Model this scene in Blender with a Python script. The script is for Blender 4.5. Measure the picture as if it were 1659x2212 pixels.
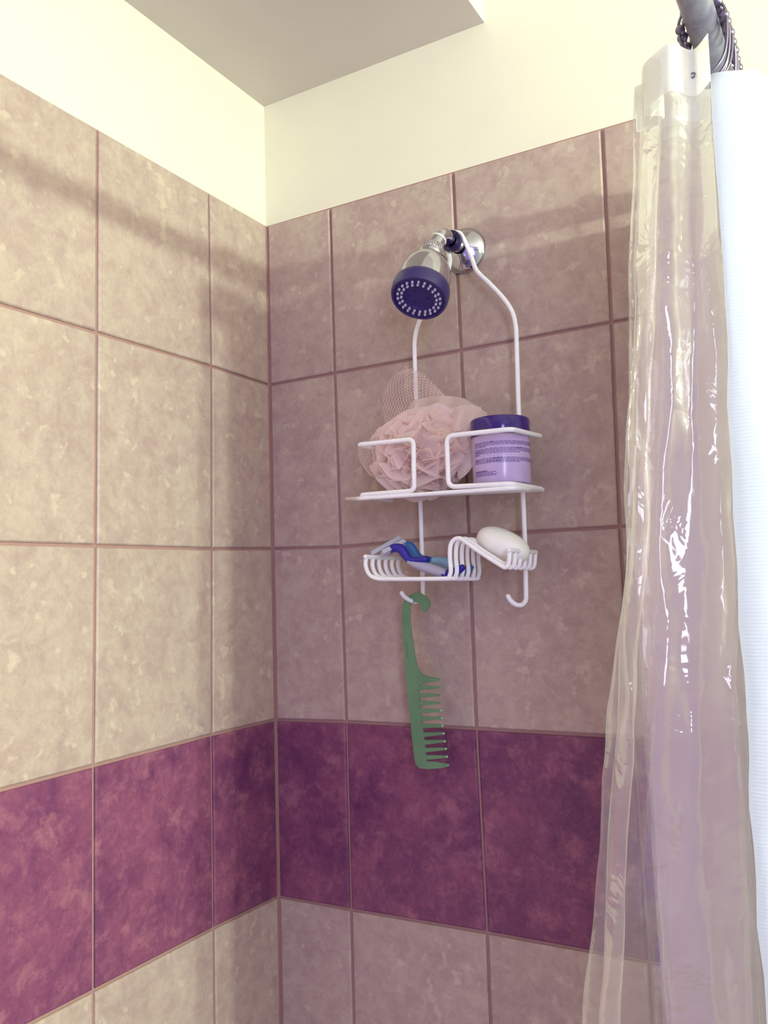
import bpy, bmesh, math, random
from mathutils import Vector, Matrix, noise
PI = math.pi
sc = bpy.context.scene
for o in list(bpy.data.objects): bpy.data.objects.remove(o)
COL = sc.collection

# ------------------------------------------------------------------ camera, light, exposure
CAM = Vector((0.79724, -1.05022, 1.46944))
R_ = Vector((0.86624503, 0.49870383, -0.03023302))
U_ = Vector((0.0731128, -0.06667071, 0.99509273))
F_ = Vector((-0.49424089, 0.86420455, 0.0942148))
FPX = 1864.386
cam = bpy.data.cameras.new('camera'); co = bpy.data.objects.new('camera', cam); COL.objects.link(co)
m = Matrix((R_, U_, -F_)).transposed().to_4x4(); m.translation = CAM
co.matrix_world = m
cam.sensor_fit = 'VERTICAL'; cam.sensor_height = 36.0; cam.lens = 36.0 * FPX / 2212
cam.clip_start = 0.01
sc.camera = co
w = bpy.data.worlds.new('world'); sc.world = w; w.use_nodes = True
w.node_tree.nodes['Background'].inputs[0].default_value = (0.58, 0.40, 1.12, 1)
w.node_tree.nodes['Background'].inputs[1].default_value = 0.82
vs = sc.view_settings
vs.view_transform = 'Standard'; vs.look = 'None'; vs.gamma = 1; vs.use_curve_mapping = False
vs.exposure = 0.10
sc.cycles.use_denoising = True
sc.cycles.max_bounces = 14; sc.cycles.transparent_max_bounces = 40; sc.cycles.transmission_bounces = 10
# vanity lamp on the far side of the bathroom, at the height of the curtain rod
l = bpy.data.lights.new('vanity_lamp', 'POINT'); lo = bpy.data.objects.new('vanity_lamp', l); COL.objects.link(lo)
lo.location = (2.6, -0.88, 1.90); l.energy = 170; l.color = (0.79, 1.0, 0.82); l.shadow_soft_size = 0.030
# daylight from a frosted window on the wall behind the photographer
l = bpy.data.lights.new('window_daylight', 'AREA'); lo = bpy.data.objects.new('window_daylight', l); COL.objects.link(lo)
l.shape = 'RECTANGLE'; l.size = 0.35; l.size_y = 1.2; l.energy = 20; l.color = (0.72, 0.80, 1.0)
lo.location = (1.9, -2.3, 1.75)
lo.rotation_euler = (Vector((0.5, -0.1, 1.4)) - lo.location).to_track_quat('-Z', 'Y').to_euler()

# ------------------------------------------------------------------ helpers
def at(px, py, y):
    d = F_ + R_ * ((px - 829.5) / FPX) - U_ * ((py - 1106) / FPX)
    return CAM + d * ((y - CAM.y) / d.y)
def atz(px, py, z):
    d = F_ + R_ * ((px - 829.5) / FPX) - U_ * ((py - 1106) / FPX)
    return CAM + d * ((z - CAM.z) / d.z)
def lin(c):
    return tuple(((v / 255) / 12.92 if v / 255 <= 0.04045 else ((v / 255 + 0.055) / 1.055) ** 2.4) for v in c) + (1,)
def mesh_obj(name, verts, faces, mat, parent=None, smooth=False):
    me = bpy.data.meshes.new(name); me.from_pydata([tuple(v) for v in verts], [], faces); me.update()
    if smooth: me.shade_smooth()
    me.materials.append(mat)
    o = bpy.data.objects.new(name, me); COL.objects.link(o)
    if parent: o.parent = parent; o.matrix_parent_inverse = Matrix.Translation(-parent.location)
    return o
def bm_obj(name, bm, mat, parent=None, smooth=False):
    me = bpy.data.meshes.new(name); bm.to_mesh(me); bm.free()
    if smooth: me.shade_smooth()
    me.materials.append(mat)
    o = bpy.data.objects.new(name, me); COL.objects.link(o)
    if parent: o.parent = parent; o.matrix_parent_inverse = Matrix.Translation(-parent.location)
    return o
def tag(o, label=None, cat=None, group=None, kind=None):
    if label: o['label'] = label
    if cat: o['category'] = cat
    if group: o['group'] = group
    if kind: o['kind'] = kind
    return o
def empty(name, loc, label, cat, group=None):
    o = bpy.data.objects.new(name, None); COL.objects.link(o); o.location = loc; o.empty_display_size = 0.02
    return tag(o, label, cat, group)
def catmull(pts, n=6, closed=False):
    pts = [Vector(p) for p in pts]; out = []
    N = len(pts)
    for i in range(N if closed else N - 1):
        p0 = pts[i - 1] if (i > 0 or closed) else pts[0] * 2 - pts[1]
        p1 = pts[i]; p2 = pts[(i + 1) % N]
        p3 = pts[(i + 2) % N] if (i + 2 < N or closed) else p2 * 2 - p1
        for k in range(n):
            t = k / n
            out.append(0.5 * ((2 * p1) + (p2 - p0) * t + (2 * p0 - 5 * p1 + 4 * p2 - p3) * t * t + (3 * p1 - p0 - 3 * p2 + p3) * t ** 3))
    if not closed: out.append(pts[-1])
    return out
def fillet(pts, r, n=5):
    """polyline with its inner corners rounded to radius about r"""
    pts = [Vector(p) for p in pts]; out = [pts[0]]
    for a, b, c in zip(pts, pts[1:], pts[2:]):
        d1 = (a - b); d2 = (c - b); rr = min(r, d1.length * .45, d2.length * .45)
        s = b + d1.normalized() * rr; e = b + d2.normalized() * rr
        for k in range(n + 1):
            t = k / n; out.append((1 - t) ** 2 * s + 2 * t * (1 - t) * b + t * t * e)
    out.append(pts[-1]); return out
def tube_geo(pts, r, seg=10, closed=False, cap=True, V=None, Fc=None):
    if V is None: V, Fc = [], []
    pts = [Vector(p) for p in pts]; n = len(pts)
    rr = r if hasattr(r, '__len__') else [r] * n
    t0 = (pts[1] - pts[0]).normalized()
    nrm = t0.orthogonal().normalized(); prev = t0; rings = []
    for i in range(n):
        if closed: t = (pts[(i + 1) % n] - pts[i - 1]).normalized()
        else: t = (pts[min(i + 1, n - 1)] - pts[max(i - 1, 0)]).normalized()
        nrm = (prev.rotation_difference(t) @ nrm); nrm = (nrm - t * nrm.dot(t)).normalized(); prev = t
        b = t.cross(nrm)
        rings.append((pts[i], nrm.copy(), b, rr[i], t))
    def ring(c, nn, bb, r_):
        s = len(V)
        for k in range(seg):
            a = 2 * PI * k / seg; V.append(c + nn * (math.cos(a) * r_) + bb * (math.sin(a) * r_))
        return s
    idx = []
    if cap and not closed:
        c, nn, bb, r_, t = rings[0]; v0 = len(V); V.append(c - t * r_ * .9)
        s = ring(c - t * r_ * .6, nn, bb, r_ * .72)
        Fc.extend([(v0, s + (k + 1) % seg, s + k) for k in range(seg)]); idx.append(s)
    for (c, nn, bb, r_, t) in rings: idx.append(ring(c, nn, bb, r_))
    if cap and not closed:
        c, nn, bb, r_, t = rings[-1]
        s = ring(c + t * r_ * .6, nn, bb, r_ * .72); idx.append(s)
        v0 = len(V); V.append(c + t * r_ * .9); Fc.extend([(v0, s + k, s + (k + 1) % seg) for k in range(seg)])
    L = len(idx)
    for i in range(L if closed else L - 1):
        a, b = idx[i], idx[(i + 1) % L]
        for k in range(seg): Fc.append((a + k, a + (k + 1) % seg, b + (k + 1) % seg, b + k))
    return V, Fc
def tube(name, pts, r, mat, parent=None, seg=10, closed=False):
    V, Fc = tube_geo(pts, r, seg, closed)
    return mesh_obj(name, V, Fc, mat, parent, True)
def lathe(name, prof, mat, parent, origin, axis, seg=40, smooth=True):
    """prof: list of (radius, distance along axis)"""
    axis = Vector(axis).normalized(); n = axis.orthogonal().normalized(); b = axis.cross(n)
    V, Fc = [], []
    for (r, h) in prof:
        for k in range(seg):
            a = 2 * PI * k / seg
            V.append(Vector(origin) + axis * h + n * (math.cos(a) * max(r, 1e-5)) + b * (math.sin(a) * max(r, 1e-5)))
    for i in range(len(prof) - 1):
        for k in range(seg):
            Fc.append((i * seg + k, i * seg + (k + 1) % seg, (i + 1) * seg + (k + 1) % seg, (i + 1) * seg + k))
    o = mesh_obj(name, V, Fc, mat, parent, smooth)
    if smooth:
        bm = bmesh.new(); bm.from_mesh(o.data); bmesh.ops.remove_doubles(bm, verts=bm.verts, dist=2e-5)
        for e in bm.edges:
            if len(e.link_faces) == 2 and e.calc_face_angle(0) > 0.7: e.smooth = False
        bmesh.ops.recalc_face_normals(bm, faces=bm.faces)
        bm.to_mesh(o.data); bm.free()
    return o
def boxgeo(x0, x1, y0, y1, z0, z1, V, Fc):
    s = len(V)
    for x in (x0, x1):
        for y in (y0, y1):
            for z in (z0, z1): V.append((x, y, z))
    Fc += [tuple(s + i for i in f) for f in ((0, 1, 3, 2), (4, 6, 7, 5), (0, 4, 5, 1), (2, 3, 7, 6), (0, 2, 6, 4), (1, 5, 7, 3))]

# ------------------------------------------------------------------ materials
class NT:
    def __init__(s, name):
        s.m = bpy.data.materials.new(name); s.m.use_nodes = True; s.t = s.m.node_tree
        s.b = s.t.nodes['Principled BSDF']; s.out = s.t.nodes['Material Output']
    def n(s, typ, **kw):
        nd = s.t.nodes.new(typ)
        for k, v in kw.items():
            if k.startswith('_'): setattr(nd, k[1:], v)
            else: nd.inputs[k].default_value = v
        return nd
    def l(s, a, b): s.t.links.new(a, b)
    def ramp(s, fac, stops):
        r = s.n('ShaderNodeValToRGB'); s.l(fac, r.inputs[0]); e = r.color_ramp.elements
        while len(e) < len(stops): e.new(0.5)
        for k, (p, c) in enumerate(stops): e[k].position = p; e[k].color = c if len(c) == 4 else tuple(c) + (1,)
        return r.outputs[0]
    def mix(s, fac, a, b, blend='MIX'):
        x = s.n('ShaderNodeMix', _data_type='RGBA', _blend_type=blend)
        for sock, v in ((x.inputs[0], fac), (x.inputs[6], a), (x.inputs[7], b)):
            if hasattr(v, 'is_output'): s.l(v, sock)
            else: sock.default_value = v
        return x.outputs[2]
    def noise(s, vec, scale, detail=4, rough=.55, dist=0):
        x = s.n('ShaderNodeTexNoise', Scale=scale, Detail=detail, Roughness=rough, Distortion=dist)
        if vec: s.l(vec, x.inputs['Vector'])
        return x.outputs[0]
    def bump(s, h, strength=.2, dist=.001):
        x = s.n('ShaderNodeBump', Strength=strength, Distance=dist); s.l(h, x.inputs['Height']); s.l(x.outputs[0], s.b.inputs['Normal'])
def plain(name, col, rough=.5, metal=0, **kw):
    t = NT(name); t.b.inputs['Base Color'].default_value = lin(col); t.b.inputs['Roughness'].default_value = rough
    t.b.inputs['Metallic'].default_value = metal
    for k, v in kw.items(): t.b.inputs[k.replace('_', ' ')].default_value = v
    co_ = t.n('ShaderNodeTexCoord'); f = t.noise(co_.outputs['Object'], 60, 3)
    c = t.mix(1.0, lin(col), t.ramp(f, [(0.3, (.93, .93, .93)), (0.7, (1, 1, 1))]), 'MULTIPLY')
    t.l(c, t.b.inputs['Base Color'])
    return t.m
def rand_vec(t):
    tc = t.n('ShaderNodeTexCoord'); oi = t.n('ShaderNodeObjectInfo')
    mu = t.n('ShaderNodeMath', _operation='MULTIPLY'); t.l(oi.outputs['Random'], mu.inputs[0]); mu.inputs[1].default_value = 37.0
    ad = t.n('ShaderNodeVectorMath', _operation='ADD'); t.l(tc.outputs['Object'], ad.inputs[0]); t.l(mu.outputs[0], ad.inputs[1])
    return ad.outputs[0]
def tile_beige():
    t = NT('beige_ceramic'); v = rand_vec(t)
    big = t.noise(v, 9, 5, .6, .3); mid = t.noise(v, 42, 6, .70, .4); fine = t.noise(v, 190, 3, .6)
    c = t.ramp(big, [(0.3, lin((171, 146, 137))), (0.7, lin((182, 158, 144)))])
    c = t.mix(t.ramp(mid, [(0.42, (0, 0, 0)), (0.64, (.48, .48, .48))]), c, lin((200, 182, 162)))
    c = t.mix(t.ramp(mid, [(0.28, (.32, .32, .32)), (0.44, (0, 0, 0))]), c, lin((158, 128, 120)))
    sp = t.noise(v, 52, 3, .5, .1)
    c = t.mix(t.ramp(sp, [(0.62, (0, 0, 0)), (0.69, (.4, .4, .4))]), c, lin((216, 198, 174)))
    vo = t.noise(v, 24, 6, .7, 2.5); msk = t.noise(v, 6, 2)
    vein = t.ramp(vo, [(0.490, (0, 0, 0)), (0.5, (1, 1, 1)), (0.510, (0, 0, 0))])
    mm = t.mix(1.0, vein, t.ramp(msk, [(0.62, (0, 0, 0)), (0.70, (.7, .7, .7))]), 'MULTIPLY')
    c = t.mix(mm, c, lin((126, 98, 100)))
    c = t.mix(1.0, c, t.ramp(fine, [(0.3, (.93, .93, .93)), (0.7, (1, 1, 1))]), 'MULTIPLY')
    t.l(c, t.b.inputs['Base Color']); t.b.inputs['Roughness'].default_value = .42
    t.b.inputs['Specular IOR Level'].default_value = .35
    t.bump(mid, .12, .002); return t.m
def tile_purple():
    t = NT('plum_ceramic'); v = rand_vec(t)
    big = t.noise(v, 11, 5, .65, .2); mid = t.noise(v, 42, 7, .75, .3); fine = t.noise(v, 170, 3, .6)
    c = t.ramp(big, [(0.28, lin((100, 48, 88))), (0.72, lin((146, 82, 106)))])
    c = t.mix(t.ramp(mid, [(0.50, (0, 0, 0)), (0.68, (.6, .6, .6))]), c, lin((168, 106, 120)))
    c = t.mix(t.ramp(mid, [(0.30, (.6, .6, .6)), (0.45, (0, 0, 0))]), c, lin((84, 36, 78)))
    sp = t.noise(v, 20, 5, .6, .2)
    c = t.mix(t.ramp(sp, [(0.58, (0, 0, 0)), (0.68, (.42, .42, .42))]), c, lin((182, 122, 128)))
    c = t.mix(1.0, c, t.ramp(fine, [(0.3, (.82, .82, .82)), (0.65, (1, 1, 1))]), 'MULTIPLY')
    t.l(c, t.b.inputs['Base Color']); t.b.inputs['Roughness'].default_value = .42
    t.b.inputs['Specular IOR Level'].default_value = .35
    t.bump(mid, .12, .002); return t.m
def paint(name, col):
    t = NT(name); tc = t.n('ShaderNodeTexCoord').outputs['Object']
    f = t.noise(tc, 14, 4); c = t.mix(1.0, lin(col), t.ramp(f, [(0.3, (.975, .975, .975)), (0.7, (1, 1, 1))]), 'MULTIPLY')
    t.l(c, t.b.inputs['Base Color']); t.b.inputs['Roughness'].default_value = .6
    t.bump(t.noise(tc, 220, 3), .12, .001); return t.m
def vinyl():
    t = NT('clear_vinyl'); tc = t.n('ShaderNodeTexCoord').outputs['Object']
    b = t.n('ShaderNodeBump', Strength=.5, Distance=.004)
    t.l(t.noise(tc, 26, 3, .5, .8), b.inputs['Height'])
    tr = t.n('ShaderNodeBsdfTransparent', Color=(1.0, 0.985, 0.985, 1))
    df = t.n('ShaderNodeBsdfDiffuse', Color=lin((222, 212, 206)))
    tl = t.n('ShaderNodeBsdfTranslucent', Color=lin((230, 222, 214)))
    gl = t.n('ShaderNodeBsdfGlossy', Color=(1, 1, 1, 1), Roughness=.06)
    for s_ in (df, tl, gl): t.l(b.outputs[0], s_.inputs['Normal'])
    m1 = t.n('ShaderNodeMixShader', Fac=.55); t.l(df.outputs[0], m1.inputs[1]); t.l(tl.outputs[0], m1.inputs[2])
    l2 = t.n('ShaderNodeLayerWeight', Blend=.5); pw = t.n('ShaderNodeMath', _operation='POWER'); t.l(l2.outputs['Facing'], pw.inputs[0]); pw.inputs[1].default_value = 3.0
    fr = t.n('ShaderNodeMapRange'); t.l(pw.outputs[0], fr.inputs[0]); fr.inputs[3].default_value = .125; fr.inputs[4].default_value = .55
    m2 = t.n('ShaderNodeMixShader'); t.l(fr.outputs[0], m2.inputs[0]); t.l(tr.outputs[0], m2.inputs[1]); t.l(m1.outputs[0], m2.inputs[2])
    lw = t.n('ShaderNodeLayerWeight', Blend=.25); t.l(b.outputs[0], lw.inputs['Normal'])
    mr = t.n('ShaderNodeMapRange'); t.l(lw.outputs['Fresnel'], mr.inputs[0]); mr.inputs[3].default_value = .045; mr.inputs[4].default_value = .32
    m3 = t.n('ShaderNodeMixShader'); t.l(mr.outputs[0], m3.inputs[0]); t.l(m2.outputs[0], m3.inputs[1]); t.l(gl.outputs[0], m3.inputs[2])
    t.l(m3.outputs[0], t.out.inputs[0]); return t.m
def cloth(name, col, trans=.5, bump_scale=None, alpha=0.0):
    t = NT(name); tc = t.n('ShaderNodeTexCoord')
    df = t.n('ShaderNodeBsdfDiffuse', Color=lin(col)); tl = t.n('ShaderNodeBsdfTranslucent', Color=lin(col))
    if bump_scale:
        ch = t.n('ShaderNodeTexWave', _wave_type='BANDS', _bands_direction='Z', Scale=bump_scale)
        t.l(tc.outputs['Object'], ch.inputs['Vector'])
        b = t.n('ShaderNodeBump', Strength=.25, Distance=.0009); t.l(ch.outputs[1], b.inputs['Height'])
        t.l(b.outputs[0], df.inputs['Normal'])
    m1 = t.n('ShaderNodeMixShader', Fac=trans); t.l(df.outputs[0], m1.inputs[1]); t.l(tl.outputs[0], m1.inputs[2])
    o = m1
    if alpha:
        tr = t.n('ShaderNodeBsdfTransparent'); o = t.n('ShaderNodeMixShader', Fac=alpha)
        t.l(m1.outputs[0], o.inputs[1]); t.l(tr.outputs[0], o.inputs[2])
    t.l(o.outputs[0], t.out.inputs[0]); return t.m
M_BEIGE = tile_beige(); M_PLUM = tile_purple()
M_GROUT = paint('grout', (164, 124, 116)); M_WALL = paint('wall_paint', (230, 222, 198)); M_CEIL = paint('ceiling_paint', (208, 196, 190))
M_FLOOR = paint('floor_vinyl', (96, 72, 116))
M_CHROME = plain('chrome', (196, 196, 204), .11, 1.0)
M_WIRE = plain('white_vinyl_coated_wire', (254, 252, 246), .35)
M_DARK = plain('navy_black_plastic', (56, 44, 104), .35)
M_FACE = plain('navy_spray_face', (44, 30, 104), .4)
M_RUBBER = plain('black_rubber', (34, 18, 70), .3)
M_NOZ = plain('grey_nozzle', (204, 196, 208), .5)
M_TAPE = plain('plumber_tape', (246, 240, 222), .5)
M_SLOT = plain('dark_slot', (22, 10, 60), .6)

# ------------------------------------------------------------------ setting: walls with single tiles
T = 0.254; W_ = 0.2032
# joints measured on each wall: (distance from the corner, height) per grout crossing, small irregularities kept
def joint_left(c, r_):
    a = [0, .1367, .1367 + W_][c] if c < 3 else .1367 + W_ * (c - 1)
    return a, 2.05 - T * r_
KL = {(1, 0): (452, 415), (1, 1): (458, 791), (1, 2): (459, 1186), (1, 3): (459, 1588), (1, 4): (463, 2006),
      (2, 0): (212, 276), (2, 1): (211, 718), (2, 2): (208, 1179), (2, 3): (204, 1655), (2, 4): (204, 2141),
      (3, 0): (0, 172)}
KR = {(1, 0): (712, 448), (1, 1): (722, 806), (1, 2): (735, 1182), (1, 3): (747, 1560), (1, 4): (757, 1966),
      (2, 0): (977, 370), (2, 1): (995, 757), (2, 2): (1012, 1157), (2, 3): (1028, 1575), (2, 4): (1051, 2016),
      (3, 0): (1299, 276), (3, 1): (1320, 696), (3, 2): (1338, 1138)}
CZ = [2.0513, 1.7955, 1.5422, 1.2870, 1.0330]
def onx0(px, py):
    d = F_ + R_ * ((px - 829.5) / FPX) - U_ * ((py - 1106) / FPX); return CAM + d * (-CAM.x / d.x)
def jl(c, r_):
    if c == 0: return 0.0, (CZ[r_] if r_ < 5 else 1.0330 - T * (r_ - 4))
    if (c, r_) in KL and c < 3:
        p = onx0(*KL[(c, r_)]); return -p.y, p.z
    if c >= 3 and r_ < 5:
        a2, z2 = jl(2, r_); a1, z1 = jl(1, r_); sl = (z2 - z1) / (a2 - a1)
        return a2 + W_ * (c - 2), z2 + sl * min(W_ * (c - 2), .25)
    a, z = jl(c, 4); return a, z - T * (r_ - 4)
def jr(c, r_):
    if c == 0: return 0.0, (CZ[r_] if r_ < 5 else 1.0330 - T * (r_ - 4))
    if (c, r_) in KR:
        p = at(*KR[(c, r_)], 0); return p.x, p.z
    if c == 3 and r_ in (3, 4):
        a, z = jr(2, r_); return a + W_, z
    if c > 3 and r_ < 5:
        a, z = jr(3, r_); return a + W_ * (c - 3), z
    a, z = jr(c, 4); return a, z - T * (r_ - 4)
def tile_mesh(q, place, mat, wall):
    """q: the four face corners (a,z), grout taken off; place(a, depth, z) puts them on the wall. Bevelled front edge."""
    g = .0020; cx = sum(p[0] for p in q) / 4; cz = sum(p[1] for p in q) / 4
    def shr(p, d): return (p[0] + (d if p[0] < cx else -d), p[1] + (d if p[1] < cz else -d))
    V = []
    for dep, ins in ((-.007, g), (-.0017, g), (-.0004, g + .0013), (0.0, g + .0022)):
        for p in q:
            a, z = shr(p, ins); V.append(place(a, dep, z))
    Fc = []
    for i in range(3):
        for k in range(4):
            Fc.append((i * 4 + k, i * 4 + (k + 1) % 4, i * 4 + 4 + (k + 1) % 4, i * 4 + 4 + k))
    Fc.append((12, 13, 14, 15))
    o = mesh_obj('tile', V, Fc, mat, wall)
    bm = bmesh.new(); bm.from_mesh(o.data); bmesh.ops.recalc_face_normals(bm, faces=bm.faces)
    ctr = Vector(place(cx, 1, cz)) - Vector(place(cx, 0, cz))
    bm.faces.ensure_lookup_table()
    if bm.faces[-1].normal.dot(ctr) < 0: bmesh.ops.reverse_faces(bm, faces=bm.faces)
    bm.to_mesh(o.data); bm.free()
    for p in list(o.data.polygons)[:-1]: p.use_smooth = False
    return o
def wall(name, ncol, joint, place, geo):
    V, Fc = [], []; geo(V, Fc)
    wobj = mesh_obj(name, V, Fc, M_WALL); tag(wobj, kind='structure')
    V, Fc = [], []
    s = [joint(0, 0), joint(ncol, 0), joint(ncol, 8), joint(0, 8)]
    for dep in (-.006, -.0036):
        for a, z in s: V.append(place(a, dep, z))
    Fc = [(0, 1, 2, 3), (7, 6, 5, 4)] + [(k, 4 + k, 4 + (k + 1) % 4, (k + 1) % 4) for k in range(4)]
    mesh_obj('grout', V, Fc, M_GROUT, wobj)
    if name == 'wall_left':
        V, Fc = [], []; boxgeo(-.0045, -.0012, -.0030, .0045, 0.02, 2.0500, V, Fc); boxgeo(-.0045, .0030, .0012, .0045, 0.02, 2.0500, V, Fc)
        mesh_obj('corner_grout', V, Fc, M_GROUT, wobj)
    for c in range(ncol):
        for r_ in range(8):
            q = [joint(c, r_), joint(c + 1, r_), joint(c + 1, r_ + 1), joint(c, r_ + 1)]
            tile_mesh(q, place, M_PLUM if r_ == 3 else M_BEIGE, wobj)
    return wobj
wall('wall_left', 8, jl, lambda a, d, z: (d, -a, z), lambda V, Fc: boxgeo(-.10, -.0045, -2.6, .10, 0, 2.70, V, Fc))
wall('wall_back', 4, jr, lambda a, d, z: (a, -d, z), lambda V, Fc: boxgeo(-.0045, 3.2, .0045, .10, 0, 2.70, V, Fc))
V, Fc = [], []; boxgeo(.0, 3.2, -2.6, .0, -.05, 0, V, Fc)
tag(mesh_obj('floor', V, Fc, M_FLOOR), kind='structure')
V, Fc = [], []; boxgeo(-.0045, .3775, -2.6, .0045, 2.2505, 2.70, V, Fc); boxgeo(-.10, 3.2, -2.6, .10, 2.70, 2.76, V, Fc)
tag(mesh_obj('ceiling', V, Fc, M_CEIL), kind='structure')
V, Fc = [], []; boxgeo(3.2, 3.3, -2.6, .10, -.05, 2.76, V, Fc)
tag(mesh_obj('wall_right', V, Fc, M_WALL), kind='structure')

# ------------------------------------------------------------------ shower head and arm
sh = empty('shower_fixture', (.3355, 0, 1.9316), 'chrome wall-mounted shower head with a dark round spray face', 'shower head')
AX = .3355; AZ = 1.9316
lathe('wall_flange', [(.0315, .0003), (.0318, .002), (.0305, .005), (.024, .011), (.016, .0155), (.0115, .018), (.0095, .0185)], M_CHROME, sh, (AX, 0, AZ), (0, -1, 0), 48)
J = Vector((.328, -.084, 1.907)); FC = Vector((.3285, -.1285, 1.829)); hd = (FC - J).normalized()
arm = fillet([(AX, -.002, AZ), (AX - .001, -.066, AZ + .002), J - hd * .004], .022, 8)
tube('arm_pipe', arm, .0092, M_CHROME, sh, 24)
p_el = Vector((AX - .001, -.066, AZ + .002)); nd = (J - p_el).normalized()
lathe('adapter_sleeve', [(.0092, 0), (.0104, .0005), (.0104, .012), (.0092, .0125)], M_CHROME, sh, J - nd * .019, nd, 32)
lathe('thread_tape', [(.0094, 0), (.0109, .0003), (.0109, .0022), (.0094, .0025)], M_TAPE, sh, J - nd * .0205, nd, 32)
# knurled nut
V, Fc = [], []; seg = 72; n1 = hd.orthogonal().normalized(); b1 = hd.cross(n1)
prof = [(.011, -.004), (.0145, -.003), (.0155, -.001), (.0155, .006), (.0140, .008)]
for i, (r_, h) in enumerate(prof):
    for k in range(seg):
        a = 2 * PI * k / seg; rr = r_ * (1 - (.03 if (k % 2 and 0 < i < 4) else 0))
        V.append(J + hd * h + n1 * (math.cos(a) * rr) + b1 * (math.sin(a) * rr))
for i in range(len(prof) - 1):
    for k in range(seg): Fc.append((i * seg + k, i * seg + (k + 1) % seg, (i + 1) * seg + (k + 1) % seg, (i + 1) * seg + k))
mesh_obj('knurled_nut', V, Fc, M_CHROME, sh)
L = (FC - J).length
lathe('bell_body', [(.010, .006), (.0165, .009), (.0170, .012), (.0160, .015), (.0195, .020), (.0265, .029), (.0308, .040), (.0330, .053), (.0335, L - .020)], M_CHROME, sh, J, hd, 56)
lathe('face_ring', [(.0335, L - .0215), (.0358, L - .019), (.0364, L - .014), (.0360, L - .004), (.0345, L), (.0318, L), (.0312, L - .002)], M_DARK, sh, J, hd, 56)
fp = lathe('spray_face', [(.0314, L - .0028), (.0308, L - .0018), (.0180, L - .0018), (.0174, L - .0030), (.0001, L - .0030)], M_FACE, sh, J, hd, 48)
# nozzles, two rings of them
nz = None
for ring_r, cnt, off in ((.0268, 22, 0), (.0222, 20, .5)):
    for k in range(cnt):
        a = 2 * PI * (k + off) / cnt
        c = J + hd * (L - .0018) + n1 * (math.cos(a) * ring_r) + b1 * (math.sin(a) * ring_r)
        if nz is None:
            V, Fc = [], []; 
            for (r_, h) in ((.0017, 0), (.0015, .0024), (.0008, .0029)):
                for q in range(8):
                    t = 2 * PI * q / 8; V.append(hd * h + n1 * (math.cos(t) * r_) + b1 * (math.sin(t) * r_))
            for i in range(2):
                for q in range(8): Fc.append((i * 8 + q, i * 8 + (q + 1) % 8, i * 8 + 8 + (q + 1) % 8, i * 8 + 8 + q))
            Fc.append(tuple(range(16, 24)))
            nz = mesh_obj('nozzle', V, Fc, M_NOZ); o = nz
        else:
            o = nz.copy(); COL.objects.link(o)
        o.parent = fp; o.location = c - sh.location; o.matrix_parent_inverse = Matrix.Identity(4)
        fp_inv = Matrix.Translation(sh.location)
        o.matrix_parent_inverse = fp_inv
for k in range(6):
    a = 2 * PI * k / 6 + .4; rr = .0105 if k % 2 else .0120
    c = J + hd * (L - .0032) + n1 * (math.cos(a) * rr) + b1 * (math.sin(a) * rr)
    if k % 2:
        lathe('spray_slot', [(.0018, 0), (.0016, .0006), (.0001, .0006)], M_SLOT, fp, c, hd, 12)
    else:
        for j in range(5):
            aj = 2 * PI * j / 5; lathe('spray_hole', [(.00045, 0), (.0004, .0005), (.00001, .0005)], M_SLOT, fp, c + (n1 * math.cos(aj) + b1 * math.sin(aj)) * .002, hd, 6)

# ------------------------------------------------------------------ shower caddy
cd = empty('shower_caddy', (.3355, -.035, 1.945), 'white coated wire shower caddy hanging from the shower arm', 'caddy')
WR = .0030
YB = -.030; YF = -.119
# hanging frame: one wire down each side, ending in a forward hook
ringc = Vector((AX, -.034, AZ + .001))
def side(pxs, yv=YB):
    return [at(px, py, y) for px, py, y in pxs]
right = [ringc + Vector((.004, .001, .0135)), ringc + Vector((.0125, .000, .006))] + side([(1018, 555, -.034), (1030, 585, -.033), (1058, 613, -.031), (1088, 645, YB), (1107, 675, YB), (1114, 705, YB), (1116, 740, YB), (1121, 900, YB), (1130, 1075, YB), (1135, 1200, YB)])
rb = at(1137, 1288, YB)
rhook = [rb, rb + Vector((-.001, -.002, -.006)), rb + Vector((-.004, -.008, -.0105)), rb + Vector((-.009, -.015, -.0095)), rb + Vector((-.0135, -.020, -.004)), rb + Vector((-.0155, -.022, .001))]
left = [ringc + Vector((-.004, .001, .0135)), ringc + Vector((-.0125, .000, .006))] + side([(972, 560, -.034), (966, 590, -.033), (946, 625, -.031), (920, 665, YB), (903, 702, YB), (896, 735, YB), (896, 770, YB), (899, 860, YB), (908, 1080, YB), (912, 1200, YB)])
lb = at(914, 1282, YB)
lhook = [lb, lb + Vector((-.001, -.002, -.006)), lb + Vector((-.005, -.008, -.0100)), lb + Vector((-.011, -.016, -.0085)), lb + Vector((-.0150, -.025, -.003)), lb + Vector((-.0165, -.029, .002))]
path = catmull(list(reversed(lhook)), 4)[:-1] + catmull(list(reversed(left)), 6) + catmull(right, 6) + catmull(rhook, 4)[1:]
tube('hanging_frame', path, WR, M_WIRE, cd, 12)
lathe('rubber_grip', [(.0094, -.0045), (.0135, -.0045), (.0140, -.003), (.0140, .003), (.0135, .0045), (.0094, .0045)], M_RUBBER, cd, (AX, -.041, AZ), (0, -1, 0), 36)
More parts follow.
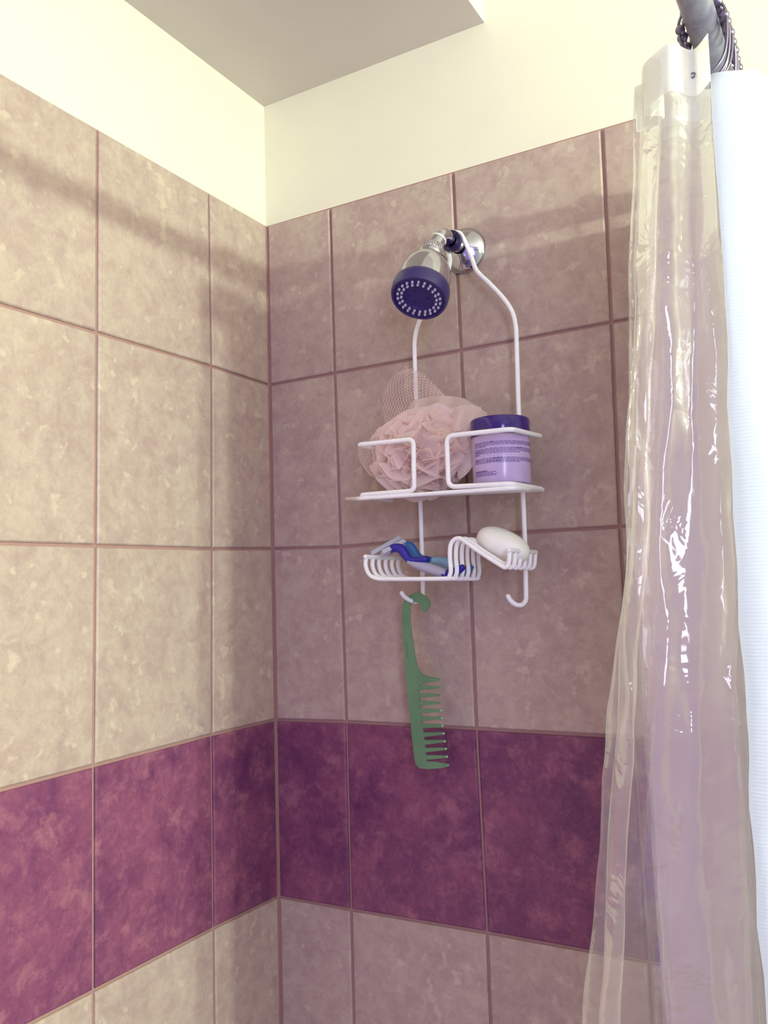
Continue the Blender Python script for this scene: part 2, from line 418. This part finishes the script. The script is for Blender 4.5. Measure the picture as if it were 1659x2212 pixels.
# shelf floor
BL = at(749, 1078, YB); BR = at(1172, 1058, YB); FL = at(778, 1070, YF); FR = at(1106, 1047, YF)
zf = (FL.z + FR.z) / 2
tube('shelf_rim', fillet([BL, FL + Vector((-.002, 0, -.004)), FR + Vector((.002, 0, -.004)), BR], .010, 5), WR * .9, M_WIRE, cd, 10)
NW = 11
proto = None
for k in range(NW):
    t = k / (NW - 1) * .93
    a = BL.lerp(FL, t) + Vector((0, 0, -.0038 * t)); b = BR.lerp(FR, t) + Vector((0, 0, -.0038 * t))
    tube('shelf_wire', [a, b], WR * .80, M_WIRE, cd, 8)
# front guards: a bracket left and a bracket right with a gap between
gl = [at(849, 985, YB + .0), at(773, 961, YF), at(893, 949, YF), at(895, 1060, YF), at(778, 1069.5, YF), FL.lerp(Vector((FL.x, YB, FL.z)), .9)]
gl[0] = Vector((gl[1].x, YB, gl[1].z))
tube('front_guard', fillet(gl, .0075, 6), WR, M_WIRE, cd, 12)
g0 = at(1105, 927, YF); g1 = at(965, 942, YF); g2 = at(969, 1052, YF); g3 = at(1105, 1045, YF)
gr = [at(1166, 942, -.046), g0, g1, g2, g3, at(1168, 1056, -.046)]
tube('front_guard', fillet(gr, .0095, 6), WR, M_WIRE, cd, 12)
# lower wavy tray: six wires side by side
YT0, YT1 = -.120, -.036
tp = [(791, 1203), (790, 1222), (797, 1240), (812, 1249), (840, 1251), (960, 1250), (970, 1246), (974, 1232), (972, 1205), (973, 1180), (980, 1167), (990, 1163), (1000, 1166), (1030, 1188), (1083, 1222), (1093, 1225), (1099, 1218), (1101, 1190)]
prof = [at(px, py, YT0) for px, py in tp]
prof = catmull(prof, 4)
V, Fc = tube_geo(prof, WR * .92, 9)
o0 = mesh_obj('tray_wire', V, Fc, M_WIRE, cd, True)
for k in range(1, 6):
    o = o0.copy(); COL.objects.link(o); o.location = (0, (YT1 - YT0) * k / 5, 0)
a = at(791, 1203, YT0); tube('tray_end_bar', [a + Vector((0, -.002, 0)), a + Vector((0, YT1 - YT0 + .002, 0))], WR, M_WIRE, cd, 10)
a = at(1101, 1189, YT0); tube('tray_end_bar', [a + Vector((0, -.002, 0)), a + Vector((0, YT1 - YT0 + .002, 0))], WR, M_WIRE, cd, 10)

# ------------------------------------------------------------------ cream jar
JC = at(1085, 1043, -.074); jz = zf + .0026; JC = Vector((JC.x, -.074, jz)); JR = .0352
jar = empty('cream_jar', JC, 'lilac plastic cream jar with a deep purple screw lid on the caddy shelf', 'jar')
M_JAR = plain('lilac_plastic', (196, 172, 208), .2); M_LID = plain('deep_purple_plastic', (58, 26, 112), .15)
M_INK = plain('purple_print', (112, 84, 148), .45); M_INKB = plain('bold_purple_print', (78, 48, 124), .45)
HJ = at(1085, 945, -.071).z - jz + .000; HT = at(1085, 903, -.071 - .03).z - jz + .004
lathe('jar_body', [(.0001, 0), (.031, 0), (.0342, .0015), (JR, .004), (JR, HJ - .002), (JR - .002, HJ + .001), (.031, HJ + .002)], M_JAR, jar, JC, (0, 0, 1), 64)
lathe('lid', [(.034, HJ - .001), (JR + .0008, HJ), (JR + .0012, HJ + .002), (JR + .0012, HT - .003), (JR, HT - .0008), (JR - .002, HT), (.0001, HT)], M_LID, jar, JC, (0, 0, 1), 64)
random.seed(5)
def strip(V, Fc, a0, a1, z0, z1, r_):
    n = max(1, int((a1 - a0) / .05)); s = len(V)
    for k in range(n + 1):
        a = a0 + (a1 - a0) * k / n
        for z in (z0, z1): V.append((JC.x + math.cos(a) * r_, JC.y + math.sin(a) * r_, z))
    for k in range(n): Fc.append((s + 2 * k, s + 2 * k + 2, s + 2 * k + 3, s + 2 * k + 1))
VA, FA, VB, FB = [], [], [], []
camdir = math.atan2(CAM.y - JC.y, CAM.x - JC.x)
lines = [(.86, 1), (.83, 1), (.80, 1), (.77, .22), (.715, 1), (.685, 1), (.655, 1), (.62, .7), (.59, .10), (.50, 1), (.47, 1), (.44, 1), (.41, .68), (.23, .22), (.205, .36), (.18, .3), (.155, .36), (.13, .34)]
bold = {0: (.25, .33), 4: (.60, .68), 6: (.0, .15), 9: (.3, .42), 10: (0, .08), 11: (.2, .42), 13: (0, .22)}
a_s, a_e = camdir - 1.05, camdir + 1.45
for i, (f, wd) in enumerate(lines):
    z = jz + .003 + (HJ - .006) * f; x = 0.0
    while x < wd:
        wl = random.uniform(.018, .055)
        if x + wl > wd: wl = wd - x
        if wl < .008: break
        hb = i in bold and bold[i][0] <= x < bold[i][1]
        A, B = (VB, FB) if hb else (VA, FA); hgt = .00062 if hb else .00042
        strip(A, B, a_s + (a_e - a_s) * x, a_s + (a_e - a_s) * (x + wl), z - hgt, z + hgt, JR + .0002)
        x += wl + .008
tag(mesh_obj('label_print', VA, FA, M_INK, jar), kind='stuff'); tag(mesh_obj('bold_print', VB, FB, M_INKB, jar), kind='stuff')

# ------------------------------------------------------------------ bath pouf
PC = at(908, 977, -.070)
M_POUF = cloth('pink_mesh_fabric', (255, 240, 234), .6, alpha=.06); M_NET = cloth('pale_pink_net', (255, 236, 228), .3)
pf = empty('bath_pouf', (PC.x, PC.y, zf), 'pale pink ruffled mesh bath pouf filling the left half of the shelf', 'bath pouf')
rnd = random.Random(11)
VV, FF = [], []
RX, RY, RZ = .070, .043, .058
def ruffle(V, Fc, d, r0, r1, span, amp, freq, ph, n=44, mrow=8):
    d = d.normalized(); u = d.orthogonal().normalized()
    u = (Matrix.Rotation(rnd.uniform(0, 2 * PI), 3, d) @ u); v = d.cross(u)
    s = len(V)
    for i in range(n + 1):
        t = (i / n - .5) * 2 * span
        for j in range(mrow + 1):
            k = j / mrow; r_ = r0 + (r1 - r0) * k * (1 - .25 * abs(t) / span)
            dirv = (d * math.cos(t) + u * math.sin(t))
            off = v * (amp * (k ** 1.3) * math.sin(freq * t + ph + .8 * k) + amp * .4 * k * math.sin(freq * 2.3 * t + ph * 2))
            p = dirv * r_ + off
            V.append(Vector((PC.x + p.x * RX, PC.y + p.y * RY, PC.z + p.z * RZ)))
    for i in range(n):
        for j in range(mrow):
            a = s + i * (mrow + 1) + j; Fc.append((a, a + mrow + 1, a + mrow + 2, a + 1))
for k in range(78):
    g = k / 78; zz = 1 - 2 * (g + .5 / 78); th = k * 2.39996
    d = Vector((math.cos(th) * math.sqrt(1 - zz * zz), math.sin(th) * math.sqrt(1 - zz * zz), zz)) + Vector([rnd.uniform(-.15, .15) for _ in range(3)])
    ruffle(VV, FF, d, .48, rnd.uniform(.90, 1.14), rnd.uniform(.6, 1.05), rnd.uniform(.16, .30), rnd.uniform(4, 7.5), rnd.uniform(0, 6))
o = mesh_obj('ruffles', VV, FF, M_POUF, pf, True)
# inner core so that no light passes straight through
bm = bmesh.new(); bmesh.ops.create_icosphere(bm, subdivisions=3, radius=1)
for v in bm.verts:
    nn = 1 + .16 * noise.noise(v.co * 3.1)
    v.co = Vector((PC.x + v.co.x * RX * .80 * nn, PC.y + v.co.y * RY * .80 * nn, PC.z + v.co.z * RZ * .80 * nn))
bm_obj('gathered_core', bm, M_POUF, pf, True)
def net_patch(name, ctrl, nu, nv, th=.00022, wob=.002):
    """ctrl: 4 columns x 4 rows of points; diamond net built as real strands"""
    def bez(p, t):
        a = (1 - t); return p[0] * a ** 3 + p[1] * (3 * a * a * t) + p[2] * (3 * a * t * t) + p[3] * t ** 3
    def S(u, v):
        p = bez([bez([Vector(q) for q in row], u) for row in ctrl], v)
        return p + Vector((0, wob * noise.noise(p * 60), 0))
    V, E = [], []
    P = {}
    for i in range(nu + 1):
        for j in range(nv + 1):
            u = (i + (.5 if j % 2 else 0)) / (nu + .5); P[i, j] = S(min(u, 1), j / nv)
    VV_, FF_ = [], []
    def seg_(a, b):
        dd = (b - a); n_ = dd.orthogonal().normalized() * th; m_ = dd.normalized().cross(n_); s = len(VV_)
        for c in (a, b):
            for q in (n_, -n_ * .5 + m_ * .87, -n_ * .5 - m_ * .87): VV_.append(c + q)
        for q in range(3): FF_.append((s + q, s + (q + 1) % 3, s + 3 + (q + 1) % 3, s + 3 + q))
    for i in range(nu + 1):
        for j in range(nv):
            seg_(P[i, j], P[i, j + 1])
            k = i + (1 if j % 2 else -1)
            if 0 <= k <= nu: seg_(P[i, j], P[k, j + 1])
    return mesh_obj(name, VV_, FF_, M_NET, pf)
def A4(rows): return [[at(px, py, y) for px, py, y in row] for row in rows]
# net loop standing up behind the pouf, seen against the tiles
net_patch('net_loop', A4([[(832, 915, -.06), (850, 905, -.075), (880, 895, -.08), (905, 890, -.07)], [(812, 850, -.05), (845, 850, -.065), (880, 855, -.075), (910, 870, -.07)], [(845, 800, -.045), (868, 800, -.055), (890, 812, -.065), (925, 850, -.06)], [(878, 800, -.04), (895, 790, -.045), (925, 800, -.045), (960, 862, -.045)]]), 13, 18)
net_patch('net_loop', A4([[(876, 802, -.036), (870, 830, -.036), (880, 860, -.036), (890, 890, -.04)], [(905, 790, -.036), (905, 830, -.036), (915, 860, -.036), (920, 890, -.04)], [(935, 830, -.036), (935, 850, -.036), (945, 870, -.036), (950, 890, -.04)], [(975, 868, -.04), (975, 875, -.04), (985, 885, -.045), (990, 900, -.05)]]), 12, 18)
net_patch('net_loop', A4([[(776, 955, -.06), (790, 950, -.075), (810, 945, -.08), (840, 950, -.08)], [(768, 990, -.06), (785, 985, -.075), (815, 980, -.08), (840, 985, -.08)], [(780, 1005, -.06), (790, 1010, -.075), (810, 1015, -.08), (835, 1015, -.08)], [(796, 1022, -.06), (800, 1030, -.07), (815, 1035, -.08), (835, 1035, -.08)]]), 11, 14)
net_patch('net_loop', A4([[(960, 890, -.06), (985, 875, -.07), (1010, 870, -.07), (1040, 880, -.05)], [(970, 930, -.06), (995, 910, -.07), (1020, 900, -.07), (1045, 900, -.05)], [(985, 990, -.07), (1005, 960, -.08), (1020, 950, -.08), (1024, 930, -.07)], [(990, 1035, -.08), (1008, 1030, -.09), (1022, 1010, -.09), (1030, 985, -.08)]]), 22, 32, .00025)
# sheer veil of gathered mesh behind the top right
M_VEIL = cloth('sheer_pink_mesh', (255, 238, 228), .5, alpha=.28)
V, Fc = [], []
cols = 40; rows_ = 14
for i in range(cols + 1):
    u = i / cols
    for j in range(rows_ + 1):
        v = j / rows_
        px = 862 + 190 * u; top = 868 + 20 * math.sin(u * 7) * .3 + (60 * max(0, u - .72) ** 1.2 * 1.5) - 14 * math.exp(-((u - .35) / .3) ** 2) + 50 * max(0, .16 - u) / .16
        py = top + (940 - top) * v
        y = -.050 - .03 * math.sin(v * 1.6) + .006 * math.sin(u * 23 + v * 3)
        V.append(at(px, py, y))
for i in range(cols):
    for j in range(rows_):
        a = i * (rows_ + 1) + j; Fc.append((a, a + rows_ + 1, a + rows_ + 2, a + 1))
mesh_obj('mesh_veil', V, Fc, M_VEIL, pf, True)

# ------------------------------------------------------------------ soap
SC_ = at(1087, 1177, -.078)
soap = empty('soap_bar', SC_, 'cream oval bar of soap lying on the sloping side of the tray', 'soap')
bm = bmesh.new(); bmesh.ops.create_uvsphere(bm, u_segments=48, v_segments=28, radius=1)
for v in bm.verts:
    x, y, z = v.co
    sx = math.copysign(abs(x) ** .9, x); sz = math.copysign(abs(z) ** .92, z)
    v.co = Vector((sx * .0345, y * .026, sz * .0182))
    v.co = Matrix.Rotation(math.radians(27), 3, 'Y') @ v.co + SC_
bm_obj('soap_body', bm, plain('cream_soap', (255, 251, 236), .4, Subsurface_Weight=.2), soap, True)

# ------------------------------------------------------------------ razors
def ribbon_solid(name, spine, widths, thick, mat, parent, ydir=Vector((0, 1, 0))):
    """flattened bar along a spine: elliptical section, half-width along y, half-thickness across"""
    pts = catmull(spine, 5); n = len(pts); seg = 12; V, Fc = [], []
    def lerp(L_, t):
        x = t * (len(L_) - 1); i = min(int(x), len(L_) - 2); return L_[i] + (L_[i + 1] - L_[i]) * (x - i)
    for i, p in enumerate(pts):
        t = (pts[min(i + 1, n - 1)] - pts[max(i - 1, 0)]).normalized(); nn = t.cross(ydir).normalized(); yy = nn.cross(t).normalized()
        wv = lerp(widths, i / (n - 1)); tv = lerp(thick, i / (n - 1))
        for k in range(seg):
            a = 2 * PI * k / seg; V.append(p + yy * (math.cos(a) * wv) + nn * (math.sin(a) * tv))
    for i in range(n - 1):
        for k in range(seg): Fc.append((i * seg + k, i * seg + (k + 1) % seg, i * seg + seg + (k + 1) % seg, i * seg + seg + k))
    Fc.append(tuple(range(seg))); Fc.append(tuple(range((n - 1) * seg, n * seg)))
    return mesh_obj(name, V, Fc, mat, parent, True)
M_NAVY = plain('navy_rubber', (42, 32, 150), .35); M_TEAL = plain('teal_rubber', (54, 108, 164), .35)
M_CLEAR = plain('clear_grey_plastic', (176, 172, 190), .2); M_ICE = plain('ice_blue_plastic', (140, 178, 200), .25)
M_MINT = plain('mint_lubricating_strip', (176, 200, 190), .4); M_RAZ = plain('white_grey_plastic', (200, 190, 204), .35); M_BLADE = plain('steel_blade', (190, 190, 200), .2, .9)
def razor(label, ya, neck, grip, end, mats, head_px, y_head):
    base = at(*grip[0], ya)
    r_ = empty('razor', base, label, 'razor', 'razors in the wire tray')
    P_ = lambda L_: [at(px, py, ya) for px, py in L_]
    ribbon_solid('neck', P_(neck), [.0085, .0070, .0060, .0068], [.0050, .0062, .0048, .0040], mats[0], r_)
    ribbon_solid('grip', P_(grip), [.0060, .0070, .0075, .0070], [.0040, .0066, .0070, .0055], mats[1], r_)
    ribbon_solid('handle_end', P_(end), [.0070, .0068, .0050], [.0056, .0055, .0035], mats[0], r_)
    (x0, y0), (x1, y1) = head_px
    a = at(x0, y0, y_head); b = at(x1, y1, y_head + .030)
    d = (b - a).normalized(); n_ = Vector((d.z, 0, -d.x)).normalized(); y_ = n_.cross(d).normalized()
    def slab(name, off, hw, th, mat, par, e=0.0):
        V = []
        for s_ in (a + d * e, b - d * e):
            for i_, j_ in ((-1, -1), (1, -1), (1, 1), (-1, 1)): V.append(s_ + n_ * off + y_ * (hw * i_) + n_ * (th * j_))
        Fc = [(0, 1, 2, 3), (7, 6, 5, 4)] + [(k, k + 4, 4 + (k + 1) % 4, (k + 1) % 4) for k in range(4)]
        o = mesh_obj(name, V, Fc, mat, par)
        bm = bmesh.new(); bm.from_mesh(o.data); bmesh.ops.recalc_face_normals(bm, faces=bm.faces)
        bmesh.ops.bevel(bm, geom=list(bm.edges), offset=min(hw, th) * .45, segments=2, affect='EDGES', profile=.6); bm.to_mesh(o.data); bm.free()
        return o
    h = slab('cartridge', 0, .0048, .0020, M_RAZ, r_)
    slab('lubricating_strip', -.0026, .0046, .0012, M_MINT, h, .001)
    for q in range(2): slab('blade', -.0024 + .0001 * q, .0004, .0016, M_BLADE, h, .002)
    return r_
razor('razor with a navy blue neck and a clear grey grip in the tray', -.095,
      [(838, 1190), (852, 1184), (866, 1186), (877, 1200), (888, 1211), (905, 1210), (924, 1208)], [(884, 1212), (902, 1220), (930, 1229), (950, 1236), (966, 1240)],
      [(958, 1241), (975, 1238), (990, 1232), (1002, 1224)], (M_NAVY, M_CLEAR), ((826, 1198), (874, 1172)), -.110)
razor('razor with a teal blue neck and an ice blue grip, behind the navy one', -.062,
      [(874, 1182), (884, 1178), (893, 1190), (905, 1204), (920, 1208), (936, 1210)], [(930, 1210), (950, 1212), (966, 1217), (985, 1222), (1002, 1232)],
      [(995, 1236), (1008, 1234), (1019, 1222)], (M_TEAL, M_ICE), ((802, 1200), (866, 1164)), -.085)

# ------------------------------------------------------------------ comb hanging on the left hook
YC = -.044
cb = empty('comb', at(900, 1290, YC), 'translucent green wide-tooth comb hanging from the left caddy hook', 'comb')
def comb_mat():
    t = NT('green_translucent_plastic'); t.b.inputs['Base Color'].default_value = lin((84, 136, 96)); t.b.inputs['Roughness'].default_value = .35
    tc = t.n('ShaderNodeTexCoord').outputs['Object']
    t.l(t.ramp(t.noise(tc, 20, 3), [(.3, lin((112, 150, 114))), (.7, lin((132, 172, 128)))]), t.b.inputs['Base Color'])
    tr = t.n('ShaderNodeBsdfTransparent', Color=lin((190, 232, 196))); m_ = t.n('ShaderNodeMixShader', Fac=.38)
    t.l(t.b.outputs[0], m_.inputs[1]); t.l(tr.outputs[0], m_.inputs[2]); t.l(m_.outputs[0], t.out.inputs[0]); return t.m
M_COMB = comb_mat(); M_TIP_GLINT = plain('green_tip_glint', (150, 196, 140), .3)
def plate(name, px, y, th, mat, parent, bev=.0006):
    """a flat moulded plate with the given outline, real thickness th"""
    pts = [at(a, b, y) for a, b in px]; bm = bmesh.new()
    vs_ = [bm.verts.new((p.x, y - th / 2, p.z)) for p in pts]; f = bm.faces.new(vs_)
    r_ = bmesh.ops.extrude_face_region(bm, geom=[f]); ev = [g for g in r_['geom'] if isinstance(g, bmesh.types.BMVert)]
    bmesh.ops.translate(bm, verts=ev, vec=(0, th, 0)); bmesh.ops.recalc_face_normals(bm, faces=bm.faces)
    be = [e for e in bm.edges if abs(e.verts[0].co.y - e.verts[1].co.y) < 1e-6]
    bmesh.ops.bevel(bm, geom=be, offset=bev, segments=2, affect='EDGES', profile=.5)
    return bm_obj(name, bm, mat, parent)
def Z2(L_): return [(820 + x / 5.025, 1260 + y / 5.027) for x, y in L_]
left_edge = [(258, 215), (250, 300), (248, 420), (255, 560), (268, 720), (278, 880), (292, 1020), (305, 1180), (322, 1330), (340, 1500), (352, 1650), (368, 1800), (380, 1900), (392, 1950), (412, 1985), (440, 2008)]
bottom = [(520, 2018), (640, 2010), (700, 2000), (742, 1992), (756, 1976), (740, 1962), (640, 1940), (514, 1930)]
rightedge = [(505, 1850), (496, 1770), (486, 1690), (474, 1600), (462, 1510), (452, 1430), (444, 1350), (436, 1270), (434, 1190), (436, 1110), (520, 1075), (640, 1062), (652, 1045), (630, 1028), (520, 1012), (470, 990), (430, 950), (408, 880), (385, 780), (370, 690), (352, 560), (338, 460), (330, 380), (332, 300), (334, 240), (350, 215), (385, 205), (425, 212), (445, 240), (456, 290), (485, 318), (520, 290), (550, 240), (548, 195), (520, 160), (480, 125), (440, 104), (395, 102), (340, 122), (290, 165)]
rightedge = rightedge[::-1][::-1]
plate('comb_body', Z2(left_edge + bottom + rightedge), YC, .0030, M_COMB, cb)
roots = [(436, 1135), (436, 1215), (440, 1300), (446, 1385), (456, 1470), (468, 1550), (480, 1645), (492, 1728), (500, 1812), (510, 1890)]
tips = [(646, 1130), (650, 1215), (655, 1298), (668, 1382), (676, 1465), (684, 1548), (694, 1632), (707, 1716), (718, 1799), (730, 1884)]
for (x0, y0), (x1, y1) in zip(roots, tips):
    plate('tooth', Z2([(x0 - 6, y0 - 26), (x0 - 6, y0 + 26), (x1 - 30, y1 + 15), (x1 - 4, y1 + 11), (x1 + 2, y1), (x1 - 4, y1 - 11), (x1 - 30, y1 - 15)]), YC, .0026, M_COMB, cb, .0004)
for (x1, y1) in tips[3:] + [(742, 1976)]:  # added beads, their lighter green paints light caught on the tooth ends
    p = at(*Z2([(x1, y1)])[0], YC); bm = bmesh.new(); bmesh.ops.create_icosphere(bm, subdivisions=2, radius=.0017)
    bmesh.ops.translate(bm, verts=bm.verts, vec=(p.x, YC, p.z)); bm_obj('tip_glint', bm, M_TIP_GLINT, cb, True)
# faint lettering printed down the handle, worn past reading
V, Fc = [], []
random.seed(3)
for k in range(9):
    y0 = 640 + k * 19; x = 283 + k * 1.7
    for (ax, ay, bx, by) in [((0, 0, 18, 3)), (0, 11, 18, 14), (random.choice((0, 14)), 0, random.choice((4, 18)), 14)]:
        q = Z2([(x + ax, y0 + ay), (x + bx, y0 + ay), (x + bx, y0 + by), (x + ax, y0 + by)]); s = len(V)
        V += [at(a, b, YC - .0016) for a, b in q]; Fc.append((s, s + 1, s + 2, s + 3))
mesh_obj('worn_lettering', V, Fc, plain('green_ink', (70, 92, 100), .5), cb)

# ------------------------------------------------------------------ curtain rod and rings
RXX, RZZ = .7000, 1.9400
M_ROD = NT('galvanised_steel'); tc = M_ROD.n('ShaderNodeTexCoord').outputs['Object']
M_ROD.l(M_ROD.ramp(M_ROD.noise(tc, 45, 5, .7, .6), [(.3, lin((120, 112, 140))), (.7, lin((166, 164, 178)))]), M_ROD.b.inputs['Base Color'])
M_ROD.b.inputs['Metallic'].default_value = .55; M_ROD.b.inputs['Roughness'].default_value = .45; M_ROD = M_ROD.m
rod = empty('curtain_rod', (RXX, 0, RZZ), 'grey metal shower curtain rod reaching overhead at top right', 'curtain rod')
tube('rod_tube', [(RXX, -.003, RZZ), (RXX, -2.55, RZZ)], .0127, M_ROD, rod, 32)
lathe('wall_socket', [(.028, .0005), (.028, .003), (.022, .008), (.0165, .012), (.0165, .022), (.0128, .022)], M_ROD, rod, (RXX, 0, RZZ), (0, -1, 0), 36)
M_RING = plain('dark_steel', (128, 118, 134), .3, .85)
ry = [-.318, -.308, -.306, -.291, -.276, -.262, -.247, -.233, -.205, -.17, -.13, -.08]
rlabs = ['steel roller ring nearest the camera on the curtain rod', 'second steel roller ring from the front of the bunch on the rod', 'third steel roller ring from the front of the bunch on the rod', 'fourth steel roller ring from the front of the bunch on the rod', 'fifth steel roller ring from the front of the bunch on the rod'] + ['steel roller ring at the back of the bunch, behind the curtain header'] * 7
rg = random.Random(9)
for q, y in enumerate(ry):
    r_ = empty('curtain_ring', (RXX, y, RZZ), rlabs[q], 'curtain ring', 'roller rings on the curtain rod')
    jx = random.uniform(-.0012, .0012); tl = random.uniform(-.15, .15)
    pts = []
    for k in range(0, 18):
        a = PI * k / 17.0
        pts.append(Vector((math.cos(a) * .0190, -tl * .004 * math.cos(a), math.sin(a) * .0190)))
    lp = [Vector((.0192, .0005, -.009)), Vector((.0180, .001, -.022)), Vector((.0150, .001, -.034)), Vector((.0080, 0, -.044)), Vector((0, 0, -.048)), Vector((-.0060, 0, -.044)), Vector((-.0110, -.001, -.034)), Vector((-.0160, -.001, -.020)), Vector((-.0188, -.0005, -.009))]
    loop = catmull(list(reversed(lp)), 4)
    sk = rg.uniform(-.25, .25)
    loop = [Vector((p.x, p.y + sk * p.z, p.z)) for p in loop]
    allp = [p + Vector((RXX + jx, y, RZZ)) for p in pts + loop[1:]]
    tube('ring_wire', allp, .00125, M_RING, r_, 8, True)
    for k in range(5):
        a = PI * (k / 4) ; a = -.10 + a * 1.06
        bm = bmesh.new(); bmesh.ops.create_icosphere(bm, subdivisions=2, radius=.0042)
        bmesh.ops.translate(bm, verts=bm.verts, vec=(RXX + jx + math.cos(a) * .0178, y, RZZ + math.sin(a) * .0178))
        bm_obj('ball', bm, M_RING, r_, True)

# ------------------------------------------------------------------ clear liner
def sheet(name, top, bot, z1, z0, nz_, mat, parent, n=8, wr=.006, seed=0, topz=None, mid=None):
    pt = catmull([Vector((x, y, 0)) for x, y in top], n); pb = catmull([Vector((x, y, 0)) for x, y in bot], n)
    pm = catmull([Vector((x, y, 0)) for x, y in mid], n) if mid else None
    V, Fc = [], []; nu = len(pt)
    for j in range(nz_ + 1):
        v = j / nz_; z = z1 + (z0 - z1) * v
        for i in range(nu):
            if pm:
                p = pt[i].lerp(pm[i], (z1 - z) / (z1 - 1.48)) if z > 1.48 else pm[i].lerp(pb[i], min(1, ((1.48 - z) / .42)) ** .9)
            else: p = pt[i].lerp(pb[i], v)
            zz = z
            if topz: zz = z + topz(i / (nu - 1)) * max(0, 1 - v * 12)
            env = min(1, v * 6)
            q = Vector((i * .11 + seed, z * 7, seed)); q2 = Vector((i * .35 + seed, z * 22, seed + 5))
            dx = wr * env * noise.noise(q) + wr * .35 * env * noise.noise(q2)
            dy = wr * env * noise.noise(q + Vector((9, 3, 1))) * .9 + wr * .3 * env * noise.noise(q2 + Vector((4, 4, 4)))
            V.append(Vector((p.x + dx, min(-.006, p.y + dy), zz)))
    for j in range(nz_):
        for i in range(nu - 1):
            a = j * nu + i; Fc.append((a, a + 1, a + nu + 1, a + nu))
    return mesh_obj(name, V, Fc, mat, parent, True)
M_VINYL = vinyl(); M_HEAD = cloth('white_header_tape', (250, 250, 244), .6, alpha=.12)
ln = empty('shower_liner', (.66, -.18, .40), 'clear crinkled vinyl shower liner hanging in folds inside the fabric curtain', 'shower liner')
ltop, lmid, lbot = [], [], []
rl = random.Random(4)
nf = 15
for k in range(nf):                      # gathered inner folds, wall end to front
    y = -.018 - .262 * k / (nf - 1)
    if k % 2:
        e = rl.uniform(-.006, .012); a_ = (.575 + (-y - .1) * .25)
        ltop.append((a_ + .030 + e, y)); lmid.append((a_ - .006 + e, y)); lbot.append((a_ - .004 + e, y))
    else:
        e = rl.uniform(-.010, .010)
        ltop.append((.706 + e, y)); lmid.append((.698 + e, y)); lbot.append((.688 + e, y))
# the front fold and the free edge, flaring out lower down
ltop += [(.638, -.295), (.664, -.306), (.650, -.322), (.676, -.345), (.692, -.326), (.707, -.342)]
lmid += [(.606, -.300), (.626, -.312), (.612, -.325), (.640, -.342), (.672, -.330), (.700, -.342)]
lbot += [(.546, -.296), (.578, -.312), (.566, -.328), (.610, -.344), (.650, -.336), (.684, -.346)]
sheet('vinyl_sheet', ltop, lbot, 1.9095, .40, 170, M_VINYL, ln, 8, .0065, 3.0, lambda u: .004 * math.sin(u * 60), lmid)
hb = [(x + .0006, y - .0006) for x, y in ltop]
sheet('header_band', hb, [(x * .97 + m_[0] * .03, y) for (x, y), m_ in zip(hb, lmid)], 1.9125, 1.872, 8, M_HEAD, ln, 8, .0, 3.0)
tv = at(1515, 157, -.322); lathe('grommet', [(.0012, 0), (.0026, 0), (.0028, .0005), (.0024, .0009), (.0012, .0008), (.0012, 0)], M_RING, ln, (.6915, -.3268, 1.890), (-.1, -1, 0), 20)
# ------------------------------------------------------------------ fabric curtain
M_FAB = cloth('white_waffle_fabric', (234, 237, 244), .6, 110)
fc = empty('fabric_curtain', (.76, -.18, .35), 'white waffle-weave fabric shower curtain bunched at the right edge', 'shower curtain')
ftop = [(.735, -.015), (.790, -.035), (.738, -.060), (.795, -.085), (.738, -.110), (.798, -.135), (.738, -.160), (.800, -.185), (.735, -.210), (.800, -.232), (.722, -.262), (.702, -.306), (.734, -.300), (.744, -.276), (.750, -.256), (.784, -.262), (.820, -.240)]
fbot = [(.740, -.015), (.800, -.035), (.742, -.060), (.805, -.085), (.742, -.110), (.808, -.135), (.742, -.160), (.810, -.185), (.740, -.210), (.812, -.232), (.728, -.262), (.688, -.318), (.720, -.312), (.736, -.290), (.752, -.270), (.790, -.274), (.840, -.240)]
sheet('cloth_panel', ftop, fbot, 1.897, .30, 90, M_FAB, fc, 8, .006, 8.0, lambda u: .002 * math.sin(u * 40))
